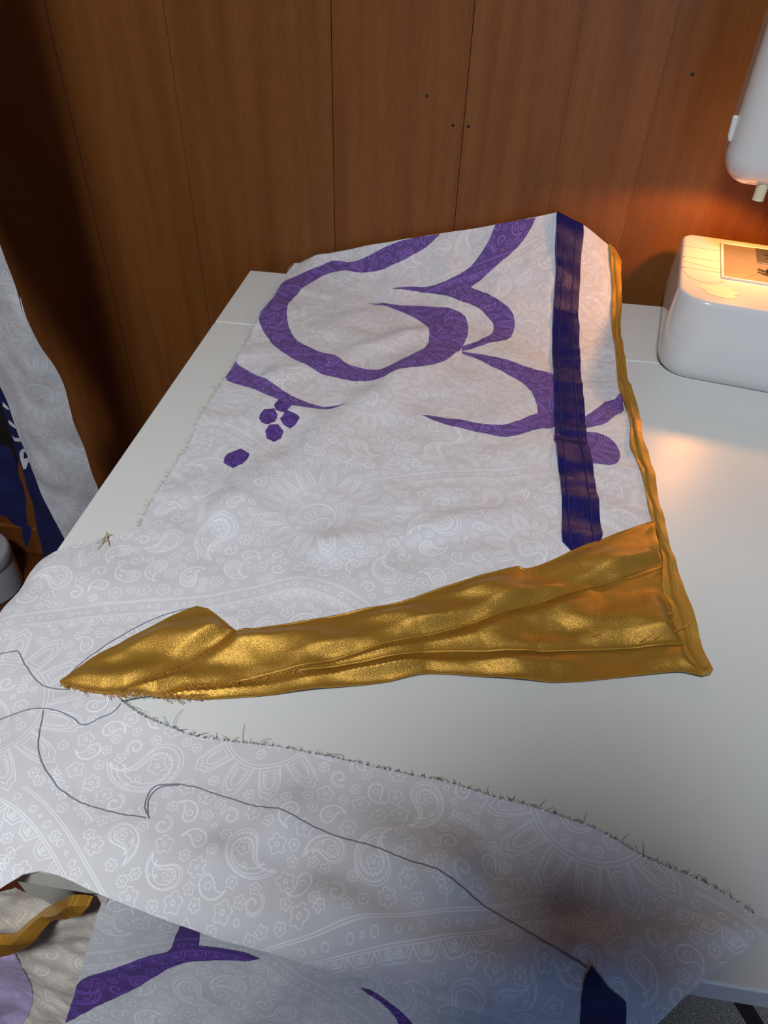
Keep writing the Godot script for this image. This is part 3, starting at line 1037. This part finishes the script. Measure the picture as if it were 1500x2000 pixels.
func build_machine() -> void:
	var t := thing("sewing_machine", Vector3(0.228, YT, -0.81), "white sewing machine with its work lamp lit at the right", "sewing machine")
	t.rotation.y = -deg_to_rad(11.0)
	var D := 0.222
	var hb := 0.101
	var rad := [0.020, 0.03, 0.03, 0.042]
	var b := Bag.new()
	var rings := []
	for p in [[0.0, 0.013], [0.006, 0.007], [0.014, 0.003], [0.03, 0.0], [0.06, 0.0], [hb - 0.006, 0.0025], [hb - 0.0025, 0.0035], [hb - 0.0006, 0.0055], [hb, 0.008]]:
		rings.append(rrect(0.0, 0.43, -D, 0.0, p[0], rad, p[1]))
	loft(b, rings)
	obj("bed", b.mesh(), M.plastic, t)
	# seams of the accessory tray on the bed's top
	for z in [-0.044 - 0.052, -0.044 - 0.088, -0.044 - 0.125]:
		obj("tray_seam", box_mesh(Vector3(0.028, hb + 0.0001, z), Vector3(0.048, 0.0004, 0.0007), 0.0001, 1), M.plastic_line, t)
	# needle plate and bobbin cover
	var zc := -0.138
	var pl := obj("needle_plate_panel", box_mesh(Vector3(0.138, hb + 0.0005, zc), Vector3(0.168, 0.0022, 0.112), 0.0008), M.steel_plate, t)
	var rim := Bag.new()
	for s in [-1, 1]:
		rbox(rim, Vector3(0.138 + s * 0.0858, hb + 0.0008, zc), Vector3(0.0035, 0.0034, 0.119), 0.001)
		rbox(rim, Vector3(0.138, hb + 0.0008, zc + s * 0.0578), Vector3(0.168, 0.0034, 0.0035), 0.001)
	obj("panel_rim", rim.mesh(), M.plastic, t)
	obj("throat_plate", box_mesh(Vector3(0.137, hb + 0.0022, -0.166), Vector3(0.088, 0.0016, 0.05), 0.0006), M.steel, t)
	for k in [[0.113, -0.183], [0.122, -0.183], [0.104, -0.168], [0.106, -0.155], [0.124, -0.158]]:
		obj("plate_screw", lathe([[0.0026, 0.0], [0.0026, 0.0008], [0.0012, 0.0011]], Vector3.UP, Vector3(k[0], hb + 0.003, k[1]), 12), M.dark, t)
	obj("bobbin_ring", lathe([[0.020, 0.0], [0.020, 0.0012], [0.014, 0.0014], [0.011, 0.0008]], Vector3.UP, Vector3(0.121, hb + 0.0016, -0.113), 28), M.dark, t)
	for s in [0.0, 0.009]:
		obj("bobbin_latch", box_mesh(Vector3(0.099, hb + 0.0022, -0.117 + s), Vector3(0.014, 0.0014, 0.0028), 0.0005, 1, Basis(Vector3.UP, -0.5)), M.dark, t)
	obj("warning_label", box_mesh(Vector3(0.114, hb + 0.0004, -0.044), Vector3(0.022, 0.0006, 0.017), 0.0002, 1), M.dark, t)
	obj("lamp_glare", glare_shape(hb + 0.0003), mat(Color(0.9, 0.86, 0.74), 0.3), t)  # reflection of the work lamp, painted as a pale patch on the bed
	# arm with its rounded end cover, column
	b = Bag.new()
	rbox(b, Vector3(0.221, 0.299, -0.106), Vector3(0.418, 0.182, 0.112), 0.03, 7)
	var arm := obj("arm", b.mesh(), M.plastic, t)
	b = Bag.new()
	rbox(b, Vector3(0.373, 0.17, -0.1), Vector3(0.115, 0.16, 0.11), 0.02, 5)
	obj("column", b.mesh(), M.plastic, t)
	b = Bag.new()
	rbox(b, Vector3(0.0105, 0.262, -0.075), Vector3(0.006, 0.022, 0.005), 0.002, 3, Basis(Vector3.BACK, 0.06))
	rbox(b, Vector3(0.0118, 0.251, -0.075), Vector3(0.005, 0.006, 0.005), 0.002, 3)
	obj("thread_cutter", b.mesh(), M.plastic, t)
	# ribbed screw below the end cover
	var pr := []
	for k in 12:
		pr.append([0.0062 if k % 2 == 0 else 0.0056, 0.0017 * k])
	pr.append([0.004, 0.021])
	obj("clamp_screw", lathe(pr, Vector3.UP, Vector3(0.058, 0.196, -0.068), 20), M.cream_plastic, t)
	obj("needle_bar", lathe([[0.003, 0.0], [0.003, 0.075]], Vector3.UP, Vector3(0.155, 0.135, -0.15), 12), M.steel, t)
	obj("presser_foot", box_mesh(Vector3(0.155, hb + 0.02, -0.15), Vector3(0.018, 0.003, 0.03), 0.001), M.steel, t)
	# work lamp in the underside of the arm
	var warm := Color(1.0, 0.66, 0.34)
	var g := mat(Color(1, 0.9, 0.7), 0.4)
	g.emission_enabled = true
	g.emission = warm
	g.emission_energy_multiplier = 6.0
	var at := Vector3(0.083, 0.192, -0.1335)
	obj("work_lamp", lathe([[0.004, 0.0], [0.009, 0.004], [0.011, 0.010], [0.009, 0.017], [0.003, 0.02]], Vector3.UP, at, 20), g, t)
	var l := SpotLight3D.new()
	l.name = "work_light"
	l.position = at + Vector3(0, 0.01, 0)
	l.basis = Basis.looking_at(Vector3(-0.17, -0.85, 0.08))
	l.light_color = warm
	l.light_energy = 0.056
	l.light_size = 0.01
	l.spot_range = 6.0
	l.spot_attenuation = 2.0
	l.spot_angle = 70.0
	l.spot_angle_attenuation = 0.28
	l.shadow_enabled = true
	t.add_child(l)

func glare_shape(y: float) -> ArrayMesh:  # outline of the painted lamp reflection
	var b := Bag.new()
	var out := [Vector2(0.028, -0.052), Vector2(0.06, -0.053), Vector2(0.064, -0.045), Vector2(0.072, -0.04), Vector2(0.064, -0.033), Vector2(0.067, -0.027), Vector2(0.055, -0.022), Vector2(0.043, -0.024), Vector2(0.034, -0.028), Vector2(0.032, -0.038), Vector2(0.025, -0.042)]
	var m := b.vert(Vector3(0.048, y, -0.037), Vector3.UP)
	var ids := []
	for p in out:
		ids.append(b.vert(Vector3(p.x, y, p.y), Vector3.UP))
	for k in out.size():
		b.tri(m, ids[k], ids[(k + 1) % out.size()])
	return b.mesh()

func build_hanging() -> void:
	var t := thing("hanging_cloth", Vector3.ZERO, "long white paisley cloth with navy border hanging left of the table", "cloth")
	var white := pts([-5117,-10253,-5163,-9426,-5121,-8901,-5096,-8073,-5054,-7491,-4964,-7006,-4974,-6270,-4977,-5936,-4970,-5452,-4973,-5078,-5006,-4629,-5295,-3611,-5636,-3436,-5635,-4154,-5807,-5128,-5870,-5887,-5930,-6569,-6005,-7495,-6070,-8893])
	white[0] = Vector2(-0.9, -1.9)      # it hangs from above the picture
	white[1] = Vector2(-0.515, -1.9)
	obj("white_panel", patch(3, smooth_closed(white), 0.008, 0.0), M.cloth_under, t)
	obj("navy_border", patch(3, smooth_closed(pts([-5992,-7531,-5925,-6585,-5864,-5905,-5801,-5148,-5629,-4176,-5612,-3464,-6389,-3161,-6332,-3548,-6141,-4687,-6093,-5275,-6102,-5594,-6070,-6165,-6144,-7130])), 0.006, -0.004), M.navy_dull, t)
	obj("gap_shade", patch(3, smooth_closed(pts([-6303,-6405,-6091,-6378,-6064,-6184,-6065,-5944,-6092,-5673,-6133,-5410,-6183,-5291,-6203,-5491,-6257,-5628,-6587,-5636])), 0.006, -0.007), M.black, t)  # shade in the gap beside the border, painted as a black sheet
	for k in [[-6035,-6403,-6000,-6368,-5972,-6348,-5949,-6310,-6005,-6307,-6058,-6338], [-6035,-6137,-5983,-6131,-5934,-6095,-5915,-6044,-5960,-6042,-6029,-6075], [-6054,-5893,-6014,-5857,-5905,-5899,-5907,-5842,-5964,-5810,-6046,-5799], [-5879,-5729,-5884,-5662,-5947,-5634,-6000,-5499,-5892,-5563,-5843,-5530,-5939,-5453,-6013,-5330,-6062,-5308,-6061,-5464,-6046,-5572,-6001,-5646,-5938,-5698]]:
		obj("white_mark", patch(3, smooth_closed(pts(k)), 0.004, -0.0032), M.white_mark, t)
	t = thing("navy_cloth_strip", Vector3.ZERO, "ragged navy cloth strip hanging at the far left above the grey canister", "cloth")
	obj("strip", patch(3, smooth_closed(pts([-6584,-5647,-6255,-5632,-6200,-5501,-6192,-5300,-6263,-5062,-6254,-4828,-6381,-4384,-6467,-4055,-6400,-4035,-6439,-3891,-6541,-3714,-6609,-3572,-6647,-3570,-6620,-3824,-6593,-3974,-6681,-4032,-6739,-4236,-6958,-4635]), 0.0008), 0.006, -0.008), M.navy_dull, t)

func build_small() -> void:
	# loose threads
	var kb := Bag.new()
	for k in 6:
		var a := Vector2(-0.2992, -0.4271) + Vector2(rng.randf_range(-0.004, 0.004), rng.randf_range(-0.003, 0.003))
		var d := Vector2.from_angle(rng.randf_range(0.9, 2.2)) * rng.randf_range(0.006, 0.018)
		tube(kb, PackedVector3Array([on(0, a.x - d.x * 0.3, a.y - d.y * 0.3, 0.0012), on(0, a.x + d.x * 0.4, a.y + d.y * 0.4, 0.0025), on(0, a.x + d.x, a.y + d.y, 0.0012)]), 0.0003, 4)
	tag(obj("thread_knot", kb.mesh(), M.thread_tan), "small tan thread knot on the cloth edge at the table's left side", "thread")
	kb = Bag.new()
	var mt := Transform3D(Basis(Vector3.UP, -deg_to_rad(11.0)), Vector3(0.228, YT, -0.81))
	for w in [[Vector3(0.006, 0.1016, -0.115), Vector3(0.04, 0.1018, -0.106), Vector3(0.056, 0.1046, -0.1), Vector3(0.075, 0.1032, -0.101)], [Vector3(0.05, 0.1018, -0.07), Vector3(0.06, 0.104, -0.078), Vector3(0.078, 0.1034, -0.088), Vector3(0.09, 0.1034, -0.104), Vector3(0.102, 0.1036, -0.11)], [Vector3(0.008, 0.1016, -0.085), Vector3(0.015, 0.1016, -0.066), Vector3(0.035, 0.1016, -0.058), Vector3(0.055, 0.1016, -0.068)]]:
		var c := Curve3D.new()
		for k in w.size():
			var tan: Vector3 = (w[mini(k + 1, w.size() - 1)] - w[maxi(k - 1, 0)]) * 0.2
			c.add_point(mt * w[k], mt.basis * -tan, mt.basis * tan)
		tube(kb, c.tessellate(3), 0.00022, 4)
	tag(obj("loose_thread", kb.mesh(), M.thread_tan), "fine pale thread lying across the sewing machine bed", "thread")
	# grey canister on the floor by the wall
	var t := thing("canister", Vector3(-0.962, 0, -0.93), "pale grey lidded canister on the floor at the far left", "canister")
	obj("body", lathe([[0.062, 0.0], [0.066, 0.004], [0.066, 0.075], [0.06, 0.08]]), M.canister, t)
	obj("lid", lathe([[0.062, 0.081], [0.068, 0.083], [0.068, 0.105], [0.062, 0.112], [0.03, 0.114]]), M.canister, t)
	# grey seat pushed under the table
	t = thing("stool", Vector3(0.36, 0, -0.33), "grey tweed stool with a black strap pushed under the table's right front", "stool")
	var b := Bag.new()
	rbox(b, Vector3(0, 0.41, 0), Vector3(0.42, 0.08, 0.4), 0.03, 5)
	obj("seat", b.mesh(), M.tweed, t)
	obj("strap", box_mesh(Vector3(-0.051, 0.4515, 0.108), Vector3(0.013, 0.004, 0.09), 0.001, 2, Basis(Vector3.UP, 0.51)), M.black, t)
	for x in [-0.16, 0.16]:
		for z in [-0.15, 0.15]:
			obj("leg", box_mesh(Vector3(x, 0.187, z), Vector3(0.03, 0.374, 0.03), 0.004), M.black, t)

# ---------------------------------------------------------------- the person who holds the camera (its shadow falls on the cloth)
func smin_field(bones: Array, p: Vector3, k: float) -> float:
	var d := 10.0
	for q in bones:
		var a: Vector3 = q[0]
		var ab: Vector3 = q[1] - a
		var h := clampf((p - a).dot(ab) / maxf(ab.length_squared(), 1e-6), 0.0, 1.0)
		var e: float = (p - a - ab * h).length() - lerpf(q[2], q[3], h)
		var m := clampf(0.5 + 0.5 * (d - e) / k, 0.0, 1.0)
		d = lerpf(d, e, m) - k * m * (1.0 - m)
	return d

func skin(b: Bag, bones: Array, k: float, cell: float) -> void:
	var lo := Vector3.INF
	var hi := -Vector3.INF
	for q in bones:
		for j in 2:
			var rr: Vector3 = Vector3.ONE * (q[2 + j] + k * 0.5 + cell)
			lo = lo.min(q[j] - rr)
			hi = hi.max(q[j] + rr)
	var n := Vector3i((hi - lo) / cell) + Vector3i(2, 2, 2)
	var f := PackedFloat32Array()
	f.resize(n.x * n.y * n.z)
	f.fill(1.0)
	var done := PackedByteArray()
	done.resize(f.size())
	for q in bones:
		var mlo: Vector3 = (q[0] as Vector3).min(q[1]) - Vector3.ONE * (maxf(q[2], q[3]) + k * 0.4 + cell * 1.5) - lo
		var mhi: Vector3 = (q[0] as Vector3).max(q[1]) + Vector3.ONE * (maxf(q[2], q[3]) + k * 0.4 + cell * 1.5) - lo
		for z in range(maxi(0, int(mlo.z / cell)), mini(n.z, int(mhi.z / cell) + 1)):
			for y in range(maxi(0, int(mlo.y / cell)), mini(n.y, int(mhi.y / cell) + 1)):
				for x in range(maxi(0, int(mlo.x / cell)), mini(n.x, int(mhi.x / cell) + 1)):
					var id := (z * n.y + y) * n.x + x
					if not done[id]:
						done[id] = 1
						f[id] = smin_field(bones, lo + Vector3(x, y, z) * cell, k)
	var at := {}
	for z in n.z - 1:
		for y in n.y - 1:
			for x in n.x - 1:
				var id := (z * n.y + y) * n.x + x
				if not done[id]:
					continue
				var s := 0
				var c := Vector3.ZERO
				var v := []
				for q in 8:
					v.append(f[id + (q & 1) + ((q >> 1) & 1) * n.x + (q >> 2) * n.x * n.y])
				for q in 8:
					for ax in 3:
						var o := q | (1 << ax)
						if o != q and (v[q] < 0.0) != (v[o] < 0.0):
							var t: float = v[q] / (v[q] - v[o])
							var p := Vector3(q & 1, (q >> 1) & 1, q >> 2)
							p[ax] = t
							c += p
							s += 1
				if s == 0:
					continue
				var w := lo + (Vector3(x, y, z) + c / s) * cell
				var e := cell * 0.4
				var nn := Vector3(smin_field(bones, w + Vector3(e, 0, 0), k) - smin_field(bones, w - Vector3(e, 0, 0), k), smin_field(bones, w + Vector3(0, e, 0), k) - smin_field(bones, w - Vector3(0, e, 0), k), smin_field(bones, w + Vector3(0, 0, e), k) - smin_field(bones, w - Vector3(0, 0, e), k))
				at[id] = b.vert(w, nn.normalized())
	var hop := [1, n.x, n.x * n.y]
	for id in at:
		for ax in 3:
			if (f[id] < 0.0) == (f[id + hop[ax]] < 0.0):
				continue
			var a1: int = hop[(ax + 1) % 3]
			var a2: int = hop[(ax + 2) % 3]
			if at.has(id - a1) and at.has(id - a2) and at.has(id - a1 - a2):
				b.quad(at[id], at[id - a1], at[id - a1 - a2], at[id - a2])

func build_photographer() -> void:
	var cb := Basis(Vector3(0.989591,0.028441,-0.141072), Vector3(-0.114750,0.747525,-0.654246), Vector3(0.086847,0.663624,0.743008))
	var t := thing("phone", Vector3(0, 1.18, 0) + cb.z * 0.014 - cb.y * 0.05, "dark phone held above the table's front edge", "phone")
	t.basis = cb
	obj("body", box_mesh(Vector3.ZERO, Vector3(0.076, 0.16, 0.009), 0.004, 3), M.black, t)
	obj("screen", box_mesh(Vector3(0, 0, 0.0046), Vector3(0.07, 0.152, 0.001), 0.0004), M.dark, t)
	for k in 3:
		obj("lens", lathe([[0.007, 0.0], [0.007, 0.002], [0.005, 0.0022]], Vector3(0, 0, -1), Vector3(0.026, 0.066 - 0.02 * k - 0.002, -0.0045), 16), M.black, t)
	var o := thing("person", Vector3.ZERO, "person in a dark sweater and grey trousers holding a phone over the table", "person")
	var body := []
	var hands := []
	for s in [-1.0, 1.0]:
		var hip := Vector3(s * 0.09 - 0.08, 0.9, 0.40)
		var knee := Vector3(s * 0.1 - 0.08, 0.48, 0.38)
		var ankle := Vector3(s * 0.1 - 0.08, 0.09, 0.41)
		body.append([hip, knee, 0.085, 0.06])
		body.append([knee, ankle, 0.06, 0.042])
		body.append([Vector3(s * 0.1 - 0.08, 0.045, 0.44), Vector3(s * 0.11 - 0.08, 0.035, 0.24), 0.042, 0.034])
		var sh := Vector3(s * 0.175 - 0.1, 1.37, 0.35)
		var el := Vector3(s * 0.225 - 0.07, 1.08, 0.30)
		var wr := Vector3(s * 0.075 + 0.01, 1.075, 0.125)
		body.append([Vector3(s * 0.05 - 0.1, 1.36, 0.36), sh, 0.075, 0.062])
		body.append([sh, el, 0.056, 0.045])
		body.append([el, wr, 0.044, 0.03])
		# hand: palm beside the phone, four fingers round its back, thumb on the screen side
		var pc: Vector3 = Vector3(0, 1.18, 0) + cb.z * 0.012 - cb.y * 0.07
		var palm: Vector3 = pc + cb.x * s * 0.052 - cb.y * 0.02 + cb.z * 0.012
		hands.append([wr, wr.lerp(palm, 0.6), 0.026, 0.027])
		hands.append([wr.lerp(palm, 0.5), palm, 0.027, 0.02])
		for k in 4:
			var root: Vector3 = palm + cb.y * (0.028 - 0.019 * k) + cb.x * s * 0.004
			var mid: Vector3 = root - cb.z * 0.026 - cb.x * s * 0.006
			var reach: float = [0.028, 0.032, 0.03, 0.022][k]
			hands.append([palm, root, 0.014, 0.0095])
			hands.append([root, mid, 0.0095, 0.0088])
			hands.append([mid, mid - cb.x * s * reach - cb.z * 0.003, 0.0088, 0.0075])
		var tb: Vector3 = palm + cb.z * 0.012 - cb.y * 0.012
		hands.append([palm - cb.y * 0.02, tb + cb.y * 0.02, 0.014, 0.0105])
		hands.append([tb + cb.y * 0.02, tb + cb.y * 0.045 - cb.x * s * 0.025, 0.0105, 0.008])
	body.append([Vector3(-0.13, 0.93, 0.40), Vector3(-0.03, 0.93, 0.40), 0.11, 0.11])
	body.append([Vector3(-0.08, 0.95, 0.40), Vector3(-0.09, 1.14, 0.355), 0.115, 0.115])
	body.append([Vector3(-0.15, 1.24, 0.365), Vector3(-0.05, 1.24, 0.365), 0.12, 0.12])
	body.append([Vector3(-0.1, 1.37, 0.36), Vector3(-0.08, 1.495, 0.275), 0.065, 0.05])
	var b := Bag.new()
	skin(b, body, 0.05, 0.016)
	var bodym := obj("body", b.mesh(), mat(Color(0.16, 0.17, 0.21), 0.9), o)
	b = Bag.new()
	skin(b, hands, 0.008, 0.006)
	var flesh := mat(Color(0.66, 0.50, 0.42), 0.6)
	obj("hands", b.mesh(), flesh, o)
	b = Bag.new()
	var hc := Vector3(-0.075, 1.575, 0.238)
	var tilt := Basis(Vector3.RIGHT, -0.55)
	var head := []
	for q in [[Vector3(0, 0.03, 0.012), Vector3(0, 0.02, -0.012), 0.083, 0.08], [Vector3(0, -0.02, -0.03), Vector3(0, -0.075, -0.055), 0.06, 0.032], [Vector3(0, 0.005, -0.088), Vector3(0, -0.028, -0.104), 0.008, 0.012], [Vector3(-0.022, -0.052, -0.086), Vector3(0.022, -0.052, -0.086), 0.007, 0.007], [Vector3(-0.03, 0.012, -0.082), Vector3(0.03, 0.012, -0.082), 0.010, 0.010], [Vector3(-0.082, -0.015, 0.0), Vector3(-0.084, 0.018, 0.006), 0.012, 0.015], [Vector3(0.082, -0.015, 0.0), Vector3(0.084, 0.018, 0.006), 0.012, 0.015], [Vector3(0, -0.03, 0.01), Vector3(0, -0.1, 0.05), 0.055, 0.05]]:
		head.append([hc + tilt * q[0], hc + tilt * q[1], q[2], q[3]])
	skin(b, head, 0.014, 0.007)
	obj("head", b.mesh(), flesh, o)
	b = Bag.new()
	var hair := []
	for q in [[Vector3(0, 0.045, 0.02), Vector3(0, 0.04, 0.0), 0.085, 0.082], [Vector3(0, 0.0, 0.035), Vector3(0, -0.05, 0.045), 0.078, 0.06]]:
		hair.append([hc + tilt * q[0], hc + tilt * q[1], q[2], q[3]])
	skin(b, hair, 0.02, 0.01)
	obj("hair", b.mesh(), mat(Color(0.12, 0.08, 0.06), 0.7), o)
	for s in [-1.0, 1.0]:
		obj("eye", lathe([[0.004, -0.009], [0.009, -0.004], [0.0095, 0.0], [0.009, 0.004], [0.004, 0.009]], tilt * Vector3(0, 0, -1), hc + tilt * Vector3(s * 0.03, 0.006, -0.084), 14), mat(Color(0.9, 0.9, 0.88), 0.2), o)
